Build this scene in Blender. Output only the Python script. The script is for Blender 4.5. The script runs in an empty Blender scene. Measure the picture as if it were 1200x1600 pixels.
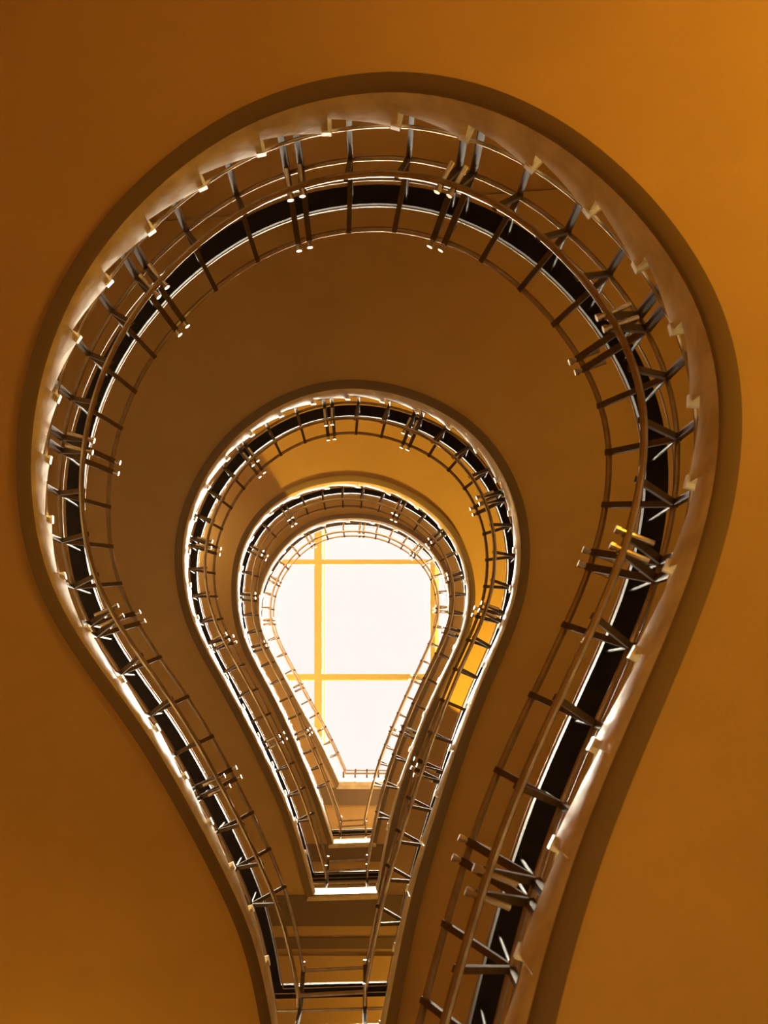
import bpy, math, random
from mathutils import Vector
random.seed(4)
PI = math.pi
S = 1.2            # plan units -> metres
F_PX = 1690.0      # focal length in pixels for a 1200 px wide frame

# ------------------------------------------------------------------ camera, light, exposure
scn = bpy.context.scene
col = scn.collection
cam_data = bpy.data.cameras.new('camera')
cam = bpy.data.objects.new('camera', cam_data)
col.objects.link(cam)
cam.location = (0, 0, 0)
cam.rotation_euler = (0, PI, 0)            # looks straight up the stairwell
cam_data.sensor_fit = 'HORIZONTAL'
cam_data.sensor_width = 36.0
cam_data.lens = 36.0 * F_PX / 1200.0
cam_data.shift_x = 20.0 / 1200.0
cam_data.shift_y = 250.0 / 1200.0
cam_data.clip_start = 0.05
cam_data.clip_end = 200
cam_data.dof.use_dof = True
cam_data.dof.focus_distance = 9.5
cam_data.dof.aperture_fstop = 6.5
scn.camera = cam

scn.view_settings.view_transform = 'Standard'
scn.view_settings.look = 'None'
scn.view_settings.gamma = 1.0
scn.view_settings.use_curve_mapping = False
scn.view_settings.exposure = 0.35

world = bpy.data.worlds.new('sky')
scn.world = world
world.use_nodes = True
world.node_tree.nodes['Background'].inputs[0].default_value = (1.0, 0.955, 0.915, 1)
world.node_tree.nodes['Background'].inputs[1].default_value = 0.80

# bright hazy daylight falling down the well through the skylight
sun_data = bpy.data.lights.new('hazy_sun', 'SUN')
sun_data.energy = 54.0
sun_data.color = (1.0, 0.90, 0.70)
sun_data.angle = math.radians(27)
sun = bpy.data.objects.new('hazy_sun', sun_data)
sun.rotation_euler = (math.radians(-2.5), math.radians(-3), 0)
sun.location = (0, 0, 30)
col.objects.link(sun)


def lamp(name, x, y, z, power, color, size=0.25):
    d = bpy.data.lights.new(name, 'POINT')
    d.energy = power
    d.color = color
    d.shadow_soft_size = size
    o = bpy.data.objects.new(name, d)
    o.location = (-x * S, y * S, z * S)
    col.objects.link(o)
    return o


WARM = (1.0, 0.57, 0.06)  # unseen warm lamps, placed storey by storey to light the soffits
lamp('unseen_hall_light', 2.15, 2.8, 1.8, 90, WARM)
lamp('unseen_hall_light', 2.15, -0.4, 0.6, 22, WARM)
lamp('unseen_hall_light', -2.7, -2.6, 1.5, 11, WARM)
lamp('unseen_stair_light', 1.9, 2.2, 5.6, 22, WARM)
lamp('unseen_stair_light', -1.9, -3.2, 5.2, 22, WARM)
lamp('unseen_stair_light', 0.6, -3.4, 9.5, 22, WARM)
lamp('unseen_stair_light', 0.6, -3.4, 12.6, 12, WARM)
SOFT = (1.0, 0.68, 0.30)  # unseen fill, added to lift the soffits of the upper flights
lamp('unseen_stair_light', -2.4, 1.6, 12.4, 34, SOFT)
lamp('unseen_stair_light', 1.9, 1.4, 12.6, 34, SOFT)
lamp('unseen_stair_light', 0.2, -3.2, 15.0, 24, SOFT)


def spot(name, p, aim, edge, power, color):
    """spotlight at p aimed at aim, its cone just reaching the point edge."""
    P, Q, E = [Vector((-v[0] * S, v[1] * S, v[2] * S)) for v in (p, aim, edge)]
    d = bpy.data.lights.new(name, 'SPOT')
    d.energy = power
    d.color = color
    d.spot_size = 2 * (Q - P).angle(E - P)
    d.spot_blend = 0.04
    d.shadow_soft_size = 0.03
    o = bpy.data.objects.new(name, d)
    o.location = P
    o.rotation_euler = (Q - P).to_track_quat('-Z', 'Y').to_euler()
    col.objects.link(o)
    return o


spot('added_crease_spot', (2.2, -2.45, 9.0), (0.6, 2.4, 12.0), (-1.07, 2.16, 12.22), 1900, (1.0, 0.58, 0.06))  # added lamp, unseen; its cone edge makes the crease on the third soffit

# ------------------------------------------------------------------ plan of the stairwell
PLAN=[
 [(0.123,-2.159),(0.187,-1.789),(0.246,-1.501),(0.304,-1.279),(0.366,-1.074),(0.433,-0.873),(0.505,-0.676),(0.587,-0.485),(0.682,-0.296),(0.787,-0.102),(0.893,0.095),(0.991,0.298),(1.070,0.510),(1.121,0.731),(1.137,0.953),(1.112,1.167),(1.049,1.370),(0.954,1.564),(0.832,1.746),(0.684,1.914),(0.511,2.057),(0.317,2.168),(0.110,2.241),(-0.106,2.273),(-0.324,2.270),(-0.537,2.231),(-0.740,2.158),(-0.931,2.056),(-1.107,1.930),(-1.263,1.783),(-1.396,1.615),(-1.503,1.431),(-1.583,1.233),(-1.634,1.027),(-1.657,0.818),(-1.651,0.609),(-1.610,0.402),(-1.532,0.201),(-1.425,0.004),(-1.307,-0.188),(-1.198,-0.378),(-1.103,-0.569),(-1.015,-0.762),(-0.932,-0.955),(-0.855,-1.147),(-0.785,-1.339),(-0.724,-1.549),(-0.669,-1.824),(-0.617,-2.181)],
 [(0.123,-2.159),(0.193,-1.821),(0.255,-1.545),(0.316,-1.323),(0.383,-1.117),(0.454,-0.913),(0.527,-0.709),(0.603,-0.505),(0.685,-0.304),(0.773,-0.105),(0.868,0.092),(0.960,0.289),(1.034,0.493),(1.080,0.704),(1.095,0.920),(1.078,1.136),(1.026,1.345),(0.940,1.542),(0.822,1.722),(0.673,1.878),(0.500,2.006),(0.308,2.108),(0.105,2.184),(-0.106,2.230),(-0.321,2.242),(-0.535,2.218),(-0.742,2.159),(-0.938,2.067),(-1.119,1.949),(-1.278,1.804),(-1.415,1.636),(-1.526,1.451),(-1.609,1.252),(-1.656,1.042),(-1.668,0.826),(-1.648,0.610),(-1.597,0.401),(-1.518,0.199),(-1.423,0.002),(-1.326,-0.194),(-1.231,-0.391),(-1.140,-0.589),(-1.052,-0.789),(-0.967,-0.990),(-0.888,-1.193),(-0.819,-1.399),(-0.756,-1.617),(-0.690,-1.874),(-0.617,-2.182)],
 [(0.123,-2.159),(0.189,-1.798),(0.249,-1.511),(0.307,-1.286),(0.372,-1.084),(0.443,-0.888),(0.518,-0.693),(0.599,-0.497),(0.687,-0.301),(0.782,-0.105),(0.880,0.093),(0.973,0.292),(1.044,0.497),(1.084,0.706),(1.090,0.914),(1.063,1.118),(1.004,1.315),(0.914,1.499),(0.793,1.664),(0.646,1.807),(0.479,1.931),(0.297,2.034),(0.101,2.112),(-0.104,2.162),(-0.314,2.182),(-0.526,2.172),(-0.736,2.133),(-0.939,2.063),(-1.128,1.961),(-1.294,1.824),(-1.431,1.656),(-1.535,1.462),(-1.601,1.250),(-1.633,1.029),(-1.636,0.810),(-1.614,0.597),(-1.568,0.392),(-1.497,0.195),(-1.405,0.002),(-1.308,-0.191),(-1.213,-0.385),(-1.123,-0.581),(-1.039,-0.780),(-0.959,-0.980),(-0.881,-1.177),(-0.805,-1.375),(-0.725,-1.596),(-0.637,-1.869),(-0.539,-2.188)],
 [(0.064,-2.170),(0.155,-1.762),(0.235,-1.449),(0.305,-1.232),(0.373,-1.054),(0.446,-0.877),(0.525,-0.693),(0.610,-0.502),(0.700,-0.306),(0.793,-0.107),(0.887,0.091),(0.979,0.294),(1.059,0.506),(1.112,0.727),(1.130,0.950),(1.111,1.170),(1.054,1.380),(0.961,1.574),(0.833,1.744),(0.677,1.889),(0.500,2.011),(0.308,2.109),(0.105,2.177),(-0.106,2.218),(-0.322,2.234),(-0.539,2.225),(-0.753,2.183),(-0.956,2.103),(-1.141,1.988),(-1.306,1.842),(-1.448,1.674),(-1.566,1.488),(-1.654,1.286),(-1.707,1.073),(-1.721,0.852),(-1.690,0.630),(-1.618,0.412),(-1.522,0.203),(-1.421,0.002),(-1.322,-0.194),(-1.224,-0.387),(-1.126,-0.578),(-1.027,-0.763),(-0.931,-0.943),(-0.843,-1.120),(-0.763,-1.292),(-0.689,-1.463),(-0.615,-1.636),(-0.541,-1.812)],
]
ANG= [-87.0, -69.0, -51.0, -33.0, -15.0, 3.0, 21.0, 39.0, 57.0, 75.0, 93.0, 111.0, 129.0, 147.0, 165.0, 183.0, 201.0, 219.0, 237.0]
TOF= [0.0, 0.0898, 0.1291, 0.155, 0.1778, 0.2031, 0.2408, 0.2896, 0.3494, 0.4135, 0.4805, 0.5493, 0.6177, 0.6836, 0.7454, 0.7996, 0.8406, 0.8798, 0.928]
BASE = [2.158, 6.258, 10.423, 13.603]
RISE = [4.100, 4.165, 3.180, 3.317]
LEVEL = [2.158, 6.258, 10.423, 13.603, 16.920]
STEPS = [35, 35, 27, 28]
PAIRS = [[-53, 18, 51.6, 79, 98.7, 120, 144, 172.5, 214.5],
         [-54, 20, 52.5, 79.3, 99, 120, 144.5, 172.5, 214.2],
         [-53, 20.7, 45, 62, 79, 118, 135, 151, 171, 220],
         [-62, -13, 37, 68, 93, 115, 138, 157, 194]]
# outer walls: x (picture left .. right), y (picture bottom .. top)
XL, XR, YB, YT = -3.1, 2.4, -3.8, 3.6
CEIL = 19.5
FLOOR = -1.5 / S
GAP = 0.012
W0, W1 = 0.14, 0.24


def t_of(deg):
    if deg <= ANG[0]:
        return 0.0
    for i in range(len(ANG) - 1):
        if ANG[i] <= deg <= ANG[i + 1]:
            f = (deg - ANG[i]) / (ANG[i + 1] - ANG[i])
            return TOF[i] + f * (TOF[i + 1] - TOF[i])
    return TOF[-1] + (1 - TOF[-1]) * (deg - ANG[-1]) / (252.0 - ANG[-1])


def plan(k, t):
    P = PLAN[k]
    n = len(P) - 1
    u = max(0.0, min(1.0, t)) * n
    i = min(int(u), n - 1)
    f = u - i
    p1, p2 = P[i], P[i + 1]
    p0 = P[i - 1] if i > 0 else (2 * p1[0] - p2[0], 2 * p1[1] - p2[1])
    p3 = P[i + 2] if i < n - 1 else (2 * p2[0] - p1[0], 2 * p2[1] - p1[1])
    r = []
    for a in (0, 1):
        r.append(0.5 * (2 * p1[a] + (p2[a] - p0[a]) * f + (2 * p0[a] - 5 * p1[a] + 4 * p2[a] - p3[a]) * f * f
                        + (3 * p1[a] - p0[a] - 3 * p2[a] + p3[a]) * f ** 3))
    return Vector(r)


def tangent(k, t):
    a, b = plan(k, t - 0.012), plan(k, t + 0.012)
    return (b - a).normalized()


def normal(k, t):
    T = tangent(k, t)
    return Vector((T.y, -T.x))          # points out of the well, over the steps


def height(k, t):
    return BASE[k] + RISE[k] * t


def pt(k, t, i, z, shift=0.0):
    """plan point of flight k: i = inset towards the well, z above the lower edge."""
    p = plan(k, t) - normal(k, t) * i + tangent(k, t) * shift
    return Vector((p.x, p.y, height(k, t) + z))


def wall_hit(k, t):
    p = plan(k, t)
    d = normal(k, t)
    best = 99.0
    if d.x > 1e-6: best = min(best, (XR - GAP - p.x) / d.x)
    if d.x < -1e-6: best = min(best, (XL + GAP - p.x) / d.x)
    if d.y > 1e-6: best = min(best, (YT - GAP - p.y) / d.y)
    return p + d * best


def outer(k, t):
    """outer end of the tread line through t (swings round to the landing edge at both ends)."""
    if t < W0:
        f = t / W0
        return Vector((XR - GAP, PLAN[k][0][1])).lerp(wall_hit(k, W0), f)
    if t > 1 - W1:
        f = (1 - t) / W1
        return Vector((XL + GAP, PLAN[k][-1][1])).lerp(wall_hit(k, 1 - W1), f)
    return wall_hit(k, t)


# ------------------------------------------------------------------ mesh helpers
class MB:
    def __init__(self):
        self.v, self.f = [], []

    def add(self, vs, fs):
        o = len(self.v)
        self.v += [(-p[0] * S, p[1] * S, p[2] * S) for p in vs]
        self.f += [tuple(o + i for i in f) for f in fs]

    def box(self, x0, x1, y0, y1, z0, z1):
        vs = [(x, y, z) for z in (z0, z1) for y in (y0, y1) for x in (x0, x1)]
        self.add(vs, [(0, 1, 3, 2), (4, 6, 7, 5), (0, 4, 5, 1), (2, 3, 7, 6), (0, 2, 6, 4), (1, 5, 7, 3)])

    def loft(self, rings, closed=True, caps=True):
        n = len(rings[0])
        vs = [p for r in rings for p in r]
        fs = []
        for a in range(len(rings) - 1):
            for b in range(n if closed else n - 1):
                c = (b + 1) % n
                fs.append((a * n + b, a * n + c, (a + 1) * n + c, (a + 1) * n + b))
        if caps and closed:
            fs.append(tuple(range(n - 1, -1, -1)))
            fs.append(tuple((len(rings) - 1) * n + i for i in range(n)))
        self.add(vs, fs)

    def sweep(self, pts, rw, rh=None, n=8, square=False):
        """tube or bar along a polyline; rw across, rh upright."""
        rh = rh or rw
        rings = []
        m = len(pts)
        for j, p in enumerate(pts):
            a = pts[max(0, j - 1)]
            b = pts[min(m - 1, j + 1)]
            T = (Vector(b) - Vector(a)).normalized()
            up = Vector((0, 0, 1)) if abs(T.z) < 0.95 else Vector((0, 1, 0))
            s = T.cross(up).normalized()
            u = s.cross(T).normalized()
            if square:
                q = [(-1, -1), (1, -1), (1, 1), (-1, 1)]
            else:
                q = [(math.cos(2 * PI * i / n), math.sin(2 * PI * i / n)) for i in range(n)]
            rings.append([Vector(p) + s * (rw * c[0]) + u * (rh * c[1]) for c in q])
        self.loft(rings)

    def ball(self, c, r, n=8, m=5):
        vs = []
        for j in range(1, m):
            a = PI * j / m
            for i in range(n):
                b = 2 * PI * i / n
                vs.append((c[0] + r * math.sin(a) * math.cos(b), c[1] + r * math.sin(a) * math.sin(b), c[2] + r * math.cos(a)))
        top = len(vs); vs.append((c[0], c[1], c[2] + r)); vs.append((c[0], c[1], c[2] - r))
        fs = []
        for j in range(m - 2):
            for i in range(n):
                fs.append((j * n + i, j * n + (i + 1) % n, (j + 1) * n + (i + 1) % n, (j + 1) * n + i))
        for i in range(n):
            fs.append((top, (i + 1) % n, i)); fs.append((top + 1, (m - 2) * n + i, (m - 2) * n + (i + 1) % n))
        self.add(vs, fs)

    def build(self, name, mat, parent=None, smooth=False):
        me = bpy.data.meshes.new(name)
        base = Vector(parent['base']) if parent is not None and 'base' in parent else Vector((0, 0, 0))
        me.from_pydata([tuple(Vector(v) - base) for v in self.v], [], self.f)
        import bmesh
        bm = bmesh.new(); bm.from_mesh(me)
        bmesh.ops.recalc_face_normals(bm, faces=bm.faces)
        bm.to_mesh(me); bm.free()
        if smooth:
            me.polygons.foreach_set('use_smooth', [True] * len(me.polygons))
            me.set_sharp_from_angle(angle=math.radians(40))
        me.materials.append(mat)
        o = bpy.data.objects.new(name, me)
        col.objects.link(o)
        if parent is not None:
            o.parent = parent
            if 'base' in parent: pass
        return o


def empty(name, x, y, z):
    o = bpy.data.objects.new(name, None)
    o.empty_display_size = 0.2
    o.location = (-x * S, y * S, z * S)
    o['base'] = [-x * S, y * S, z * S]
    col.objects.link(o)
    return o


def under(o, parent):
    """attach o (built in the same frame as its parent's root) below a mesh part."""
    o.parent = parent
    return o


def tag(o, label=None, cat=None, group=None, kind=None):
    if label: o['label'] = label
    if cat: o['category'] = cat
    if group: o['group'] = group
    if kind: o['kind'] = kind
    return o


# ------------------------------------------------------------------ materials
def mat(name, c, rough=0.6, metal=0.0, c2=None, scale=3.0, bump=0.0, bscale=40.0, spec=0.5, coat=0.0):
    m = bpy.data.materials.new(name)
    m.use_nodes = True
    nt = m.node_tree
    b = nt.nodes['Principled BSDF']
    b.inputs['Base Color'].default_value = (*c, 1)
    b.inputs['Roughness'].default_value = rough
    b.inputs['Metallic'].default_value = metal
    b.inputs['Specular IOR Level'].default_value = spec
    b.inputs['Coat Weight'].default_value = coat
    tc = nt.nodes.new('ShaderNodeTexCoord')
    if c2:
        n = nt.nodes.new('ShaderNodeTexNoise')
        n.inputs['Scale'].default_value = scale
        n.inputs['Detail'].default_value = 6
        n.inputs['Roughness'].default_value = 0.6
        r = nt.nodes.new('ShaderNodeValToRGB')
        r.color_ramp.elements[0].position = 0.35
        r.color_ramp.elements[0].color = (*c2, 1)
        r.color_ramp.elements[1].position = 0.65
        r.color_ramp.elements[1].color = (*c, 1)
        nt.links.new(tc.outputs['Object'], n.inputs['Vector'])
        nt.links.new(n.outputs['Fac'], r.inputs['Fac'])
        nt.links.new(r.outputs['Color'], b.inputs['Base Color'])
    if bump:
        n2 = nt.nodes.new('ShaderNodeTexNoise')
        n2.inputs['Scale'].default_value = bscale
        n2.inputs['Detail'].default_value = 4
        bp = nt.nodes.new('ShaderNodeBump')
        bp.inputs['Strength'].default_value = bump
        bp.inputs['Distance'].default_value = 0.01
        nt.links.new(tc.outputs['Object'], n2.inputs['Vector'])
        nt.links.new(n2.outputs['Fac'], bp.inputs['Height'])
        nt.links.new(bp.outputs['Normal'], b.inputs['Normal'])
    return m


M_PLASTER = mat('ochre_plaster', (0.66, 0.44, 0.17), 0.75, c2=(0.61, 0.405, 0.15), scale=1.2, bump=0.15, bscale=60)
M_STRING = mat('cream_stone_paint', (0.90, 0.78, 0.50), 0.31, c2=(0.66, 0.54, 0.32), scale=6.0, bump=0.5, bscale=7)
M_RIM = mat('brown_rim', (0.23, 0.155, 0.08), 0.6)  # even brown, darker than the soffit, on rim, edge beams and cross beams
M_STEP = mat('terrazzo_step', (0.46, 0.36, 0.24), 0.5, c2=(0.37, 0.28, 0.18), scale=20)
M_METAL = mat('bronze_painted_iron', (0.42, 0.30, 0.17), 0.40, 0.9, c2=(0.32, 0.22, 0.12), scale=14, coat=0.6)
M_POST = mat('dark_painted_iron', (0.12, 0.066, 0.024), 0.6, 0.0, c2=(0.08, 0.044, 0.016), scale=14, spec=0.2)
M_BRASS = mat('worn_brass', (0.36, 0.25, 0.13), 0.45, 0.3)
M_WOOD = mat('dark_stained_wood', (0.020, 0.012, 0.006), 0.65, spec=0.15, c2=(0.012, 0.007, 0.004), scale=8)
M_FRAME = mat('yellow_painted_frame', (0.40, 0.315, 0.075), 0.6)
M_CEIL = mat('warm_white_plaster', (0.80, 0.58, 0.28), 0.8, c2=(0.75, 0.53, 0.25), scale=2)
M_FLOOR = mat('stone_floor', (0.15, 0.10, 0.055), 0.5, c2=(0.12, 0.08, 0.04), scale=3)

M_GLASS = bpy.data.materials.new('clear_window_glass')
M_GLASS.use_nodes = True
_nt = M_GLASS.node_tree
_nt.nodes.remove(_nt.nodes['Principled BSDF'])
_t = _nt.nodes.new('ShaderNodeBsdfTransparent')
_t.inputs['Color'].default_value = (0.985, 0.98, 0.97, 1)
_g = _nt.nodes.new('ShaderNodeBsdfGlossy')
_g.inputs['Roughness'].default_value = 0.05
_m = _nt.nodes.new('ShaderNodeMixShader')
_m.inputs[0].default_value = 0.003
_nt.links.new(_t.outputs[0], _m.inputs[1])
_nt.links.new(_g.outputs[0], _m.inputs[2])
_nt.links.new(_m.outputs[0], _nt.nodes['Material Output'].inputs['Surface'])


# ------------------------------------------------------------------ room shell
def wall(name, x0, x1, y0, y1, z0, z1, m):
    b = MB(); b.box(x0, x1, y0, y1, z0, z1)
    return tag(b.build(name, m), kind='structure')


W = 0.3
wall('wall_left', XL - W, XL, YB - W, YT + W, FLOOR, CEIL, M_PLASTER)
wall('wall_right', XR, XR + W, YB - W, YT + W, FLOOR, CEIL, M_PLASTER)
wall('wall_back', XL, XR, YT, YT + W, FLOOR, CEIL, M_PLASTER)
wall('wall_front', XL, XR, YB - W, YB, FLOOR, CEIL, M_PLASTER)
wall('floor', XL - W, XR + W, YB - W, YT + W, FLOOR - 0.2, FLOOR, M_FLOOR)

# skylight opening
g = CEIL / F_PX
OX0, OX1 = (337 - 580) * g, (772 - 580) * g
OY0, OY1 = (1050 - 1236) * g, (1050 - 700) * g
b = MB()
b.box(XL - W, OX0, YB - W, YT + W, CEIL, CEIL + 0.35)
b.box(OX1, XR + W, YB - W, YT + W, CEIL, CEIL + 0.35)
b.box(OX0, OX1, YB - W, OY0, CEIL, CEIL + 0.35)
b.box(OX0, OX1, OY1, YT + W, CEIL, CEIL + 0.35)
tag(b.build('ceiling', M_CEIL), kind='structure')

win = empty('window_1', (OX0 + OX1) / 2, (OY0 + OY1) / 2, CEIL)
tag(win, kind='structure')
vx = [(491 - 580) * g, (672 - 580) * g]
vw = [12 * g, 8 * g]
hy = [(1050 - 882) * g, (1050 - 1062) * g]
hw = [8 * g, 9 * g]
for x, w in zip(vx, vw):
    b = MB(); b.box(x, x + w, OY0, OY1, CEIL + 0.02, CEIL + 0.12)
    b.build('glazing_bar', M_FRAME, win)
for x, w in ((vx[0] + 14 * g, 2.5 * g), (vx[1] + 8 * g, 6 * g)):
    b = MB(); b.box(x, x + w, OY0, OY1, CEIL + 0.22, CEIL + 0.27)
    b.build('sash_bar', M_CEIL, win)
for y, w in zip(hy, hw):
    b = MB(); b.box(OX0, OX1, y, y + w, CEIL + 0.03, CEIL + 0.13)
    b.build('glazing_bar', M_FRAME, win)
for y, w in ((hy[0] + 1 * g, 3 * g), (hy[1] - 1.5 * g, 2.5 * g)):
    b = MB(); b.box(OX0, OX1, y, y + w, CEIL + 0.2, CEIL + 0.25)
    b.build('sash_bar', M_FRAME, win)
xs = [OX0, vx[0] + vw[0] / 2, vx[1] + vw[1] / 2, OX1]
ys = [OY0, hy[1] + hw[1] / 2, hy[0] + hw[0] / 2, OY1]
for i in range(3):
    for j in range(3):
        b = MB(); b.box(xs[i], xs[i + 1], ys[j], ys[j + 1], CEIL + 0.30, CEIL + 0.32)
        b.build('glass_pane', M_GLASS, win)

# ------------------------------------------------------------------ stair flights
FL_NAME = ['lowest stair flight, nearest and largest ring with a sawtooth cream string',
           'second stair flight up, middle ring with a bright cream string',
           'third stair flight up, ring just outside the smallest one',
           'topmost stair flight, smallest ring right around the skylight']
NU = 160


def flight(k):
    e = plan(k, 0.0)
    root = empty('stair_flight', e.x, e.y, BASE[k])
    tag(root, FL_NAME[k], 'stairs')
    ts = [i / NU for i in range(NU + 1)]
    # soffit slab
    rings = []
    for t in ts:
        p, q, h = plan(k, t), outer(k, t), height(k, t)
        rings.append([(p.x, p.y, h + 0.03), (q.x, q.y, h + 0.03), (q.x, q.y, h + 0.13), (p.x, p.y, h + 0.13)])
    b = MB(); b.loft(rings); b.build('soffit', M_PLASTER, root, True)
    # rim along the lower edge
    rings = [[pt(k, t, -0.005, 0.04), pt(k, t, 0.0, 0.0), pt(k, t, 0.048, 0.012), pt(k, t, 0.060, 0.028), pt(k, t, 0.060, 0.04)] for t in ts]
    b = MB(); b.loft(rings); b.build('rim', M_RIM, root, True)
    # cut string with a stepped top edge
    N = STEPS[k]
    cols = []
    for j in range(N):
        t0, t1 = j / N, (j + 1) / N
        top = height(k, t1) + 0.15
        for q in range(6):
            t = t0 + (t1 - t0) * q / 5.0
            t = min(max(t, t0 + 1e-4), t1 - 1e-4)
            cols.append((t, top))
    rings = []
    for t, top in cols:
        r = []
        for i, z in ((-0.05, 0.035), (0.060, 0.035), (0.070, 0.06)):
            r.append(pt(k, t, i, z))
        a = pt(k, t, 0.078, 0); a.z = top; r.append(a)
        a = pt(k, t, -0.05, 0); a.z = top; r.append(a)
        rings.append(r)
    b = MB(); b.loft(rings); b.build('string', M_STRING, root, True)
    # steps
    for j in range(N):
        t0, t1 = j / N, (j + 1) / N
        top = height(k, t1) + 0.15
        lo = top - RISE[k] / N + 0.03
        rings = []
        for q in range(4):
            t = t0 + (t1 - t0) * q / 3.0
            p = plan(k, t) + normal(k, t) * 0.045
            o = outer(k, t)
            rings.append([(p.x, p.y, lo), (o.x, o.y, lo), (o.x, o.y, top), (p.x, p.y, top)])
        b = MB(); b.loft(rings); st = b.build('step', M_STEP, root)
        # nosing: its end pokes a little out of the string
        t2 = t0 + 0.09 / N
        rings = []
        for i, dz in ((0.087, 0), (-0.10, 0)):
            a, c = pt(k, t0 - 0.05 / N, i, 0), pt(k, t2, i, 0)
            rings.append([(a.x, a.y, top - 0.027), (c.x, c.y, top - 0.027), (c.x, c.y, top + 0.004), (a.x, a.y, top + 0.004)])
        b = MB(); b.loft(rings)
        b.build('nosing', M_STRING, root).parent = st
    return root


# rail name, inset, height, half width, half height, material, square
RAILS = [('base_rail', 0.045, 0.315, 0.008, 0.008, M_METAL, False),
         ('lower_rail', 0.195, 0.415, 0.014, 0.015, M_METAL, False),
         ('middle_rail', 0.010, 0.660, 0.011, 0.011, M_METAL, False),
         ('top_rail', 0.190, 0.985, 0.0125, 0.0125, M_METAL, False),
         ('rail_strip', 0.022, 1.118, 0.004, 0.005, M_BRASS, False),
         ('rail_strip', -0.105, 1.118, 0.004, 0.005, M_BRASS, False),
         ('handrail', -0.040, 1.150, 0.046, 0.022, M_WOOD, True)]


def rail_path(k, i, z, n=150):
    P = [pt(k, j / n, i, z) for j in range(n + 1)]
    ya = plan(k, 0).y + i * 0.95
    yb = plan(k, 1).y + i * 0.95
    a = 0
    while a < n // 3 and P[a].y < ya: a += 1
    if a > 0:
        f = (ya - P[a - 1].y) / (P[a].y - P[a - 1].y)
        P[a - 1] = P[a - 1].lerp(P[a], f); a -= 1
    e = n
    while e > 2 * n // 3 and P[e].y < yb: e -= 1
    if e < n:
        f = (yb - P[e + 1].y) / (P[e].y - P[e + 1].y)
        P[e + 1] = P[e + 1].lerp(P[e], f); e += 1
    return P[a:e + 1]


def post(root, at, inward, along, paired):
    """at = foot on the string (plan inset 0, z 0); builds post > struts, finials."""
    up = Vector((0, 0, 1))
    I = Vector((inward.x, inward.y, 0))

    def L(i, z): return at + I * i + up * z
    w = 0.0135 if paired else 0.011
    b = MB()
    b.sweep([L(0.008, 0.16), L(0.008, 0.675)], w, square=True)
    po = b.build('baluster', M_POST, root)
    b = MB(); b.sweep([L(0.0, 0.665), L(0.205, 0.425)], w, 0.009, square=True)
    b.build('strut', M_POST, root).parent = po
    b = MB(); b.sweep([L(0.0, 0.66), L(0.200, 0.985)], w, 0.009, square=True)
    b.build('strut', M_POST, root).parent = po
    b = MB(); b.sweep([L(0.004, 0.66), L(-0.012, 1.135)], 0.006)
    b.build('rod', M_WOOD, root).parent = po
    if paired:
        for z, i in ((0.415, 0.195), (0.985, 0.190)):
            b = MB()
            b.sweep([L(i - 0.09, z), L(i + 0.036, z)], 0.010)
            b.sweep([L(i + 0.030, z), L(i + 0.046, z)], 0.014)
            b.build('finial', M_METAL, root, True).parent = po
    return po


def railing(k, label):
    e = plan(k, 0.0)
    root = empty('stair_railing', e.x, e.y, BASE[k] + 0.15)
    tag(root, label, 'railing')
    ends = {}
    for nm, i, z, w, h, m, sq in RAILS:
        P = rail_path(k, i, z)
        ends[(nm, i)] = (P[0], P[-1])
        b = MB(); b.sweep(P, w, h, square=sq); b.build(nm, m, root, not sq)
    # slots
    pr = [t_of(a) for a in PAIRS[k]]
    marks = [0.012] + pr + [0.975]
    slots = [(t, True) for t in pr]
    for a, c in zip(marks[:-1], marks[1:]):
        n = max(1, int(round((c - a) / 0.0245)))
        if RISE[k] < 3.5: n = max(1, int(round((c - a) / 0.026)))
        for q in range(1, n):
            slots.append((a + (c - a) * q / n, False))
    for t, paired in sorted(slots):
        nn = -normal(k, t); tt = tangent(k, t)
        if paired:
            for s in (-0.034, 0.034):
                ts = t + s / 10.8
                post(root, pt(k, ts, 0.0, 0.0), -normal(k, ts), tt, True)
        else:
            post(root, pt(k, t, 0.0, 0.0), nn, tt, False)
    return ends


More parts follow.
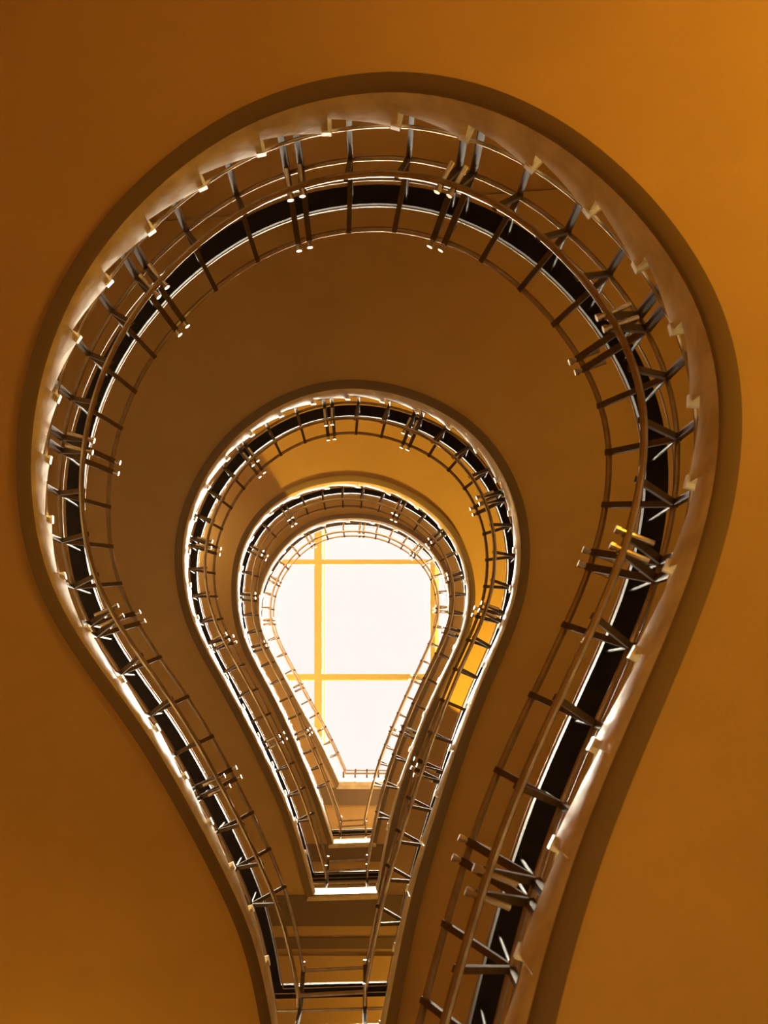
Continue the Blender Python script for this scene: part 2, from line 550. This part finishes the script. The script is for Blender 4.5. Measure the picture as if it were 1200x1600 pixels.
def landing(n):
    """landing n closes flight n-1 (picture left corner) and starts flight n (right corner)."""
    H = LEVEL[n]
    L = plan(n - 1, 1.0) if n > 0 else Vector((-0.617, -2.183))
    R = plan(n, 0.0) if n < 4 else Vector((0.40, -1.812))
    yl = max(L.y, R.y)
    root = empty('stair_landing', (L.x + R.x) / 2, L.y, H)
    zt = 0.30 if n < 4 else 0.52
    off = 0.03 if n < 4 else 0.10
    b = MB()
    b.loft([[(q.x, q.y - 0.06, H + 0.02), (q.x, q.y + off * 0.4, H + 0.0), (q.x, q.y + off, H + 0.03), (q.x, q.y + off, H + zt), (q.x, q.y - 0.06, H + zt)] for q in (L, R)])
    b.build('fascia', M_STRING, root)
    bw = [0.27, 0.27, 0.27, 0.20, 0.27][n]
    y0 = max(L.y, R.y) - 0.046
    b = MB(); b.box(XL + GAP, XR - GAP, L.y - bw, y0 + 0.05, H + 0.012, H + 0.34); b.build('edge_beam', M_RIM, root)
    b = MB(); b.box(XL + GAP, XR - GAP, YB + GAP, L.y - bw, H + 0.07, H + 0.34); b.build('slab', M_PLASTER, root)
    if n in (2, 3):
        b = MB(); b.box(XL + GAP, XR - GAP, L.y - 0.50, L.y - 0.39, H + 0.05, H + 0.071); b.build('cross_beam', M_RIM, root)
        b = MB(); b.box(XL + GAP, XR - GAP, YB + GAP, L.y - 0.56, H + 0.02, H + 0.071); b.build('ceiling_panel', M_PLASTER, root)
    b = MB(); b.box(XL + GAP, XR - GAP, YB + GAP, y0 + 0.05, H + 0.34, H + 0.36); b.build('floor_finish', M_STEP, root)
    return root, L, R


LD = ['landing at the foot of the lowest flight, below the picture edge',
      'lowest visible landing with a cream edge at the bottom of the picture',
      'second landing up with a brightly lit cream edge above a dark beam',
      'third landing up, a narrow bright edge beneath the gallery',
      'top gallery floor with a deep cream edge just under the skylight']
LR = [None, 'short dark metal railing across the lowest visible landing, at the picture bottom',
      'short metal railing across the second landing up, above its bright edge',
      'short metal railing across the third landing up, small between the curved railings',
      'gallery railing at the very top, seen against the white skylight']
RL = ['dark metal railing with handrail along the lowest and largest ring of stairs',
      'metal railing with handrail along the second, middle ring of stairs',
      'metal railing with handrail along the third ring of stairs',
      'thin metal railing along the topmost, smallest ring, partly against the skylight']
ENDS = []
for k in range(4):
    flight(k)
    ENDS.append(railing(k, RL[k]))

for n in range(1, 5):
    root, L, R = landing(n)
    tag(root, LD[n], 'landing')
    rr = empty('landing_railing', (L.x + R.x) / 2, L.y, LEVEL[n] + 0.3)
    tag(rr, LR[n], 'railing')
    dz = 0.0 if n < 4 else 0.25
    for nm, i, z, w, h, m, sq in RAILS:
        if nm == 'base_rail': continue
        A = ENDS[n - 1][(nm, i)][1]
        if n < 4: B = ENDS[n][(nm, i)][0].copy()
        else: B = Vector((R.x - 0.02, A.y, A.z))
        A = A.copy(); A.z = B.z = LEVEL[n] + z
        b = MB(); b.sweep([A, B], w, h, square=sq); b.build(nm, m, rr, not sq)
    spots = (0.22, 0.78) if n < 4 else (0.1, 0.3, 0.5, 0.7, 0.9)
    for f in spots:
        q = L.lerp(R, f)
        post(rr, Vector((q.x, q.y, LEVEL[n])), Vector((0, 1)), Vector((1, 0)), n < 4)

for o in list(col.objects):
    if 'base' in o:
        del o['base']
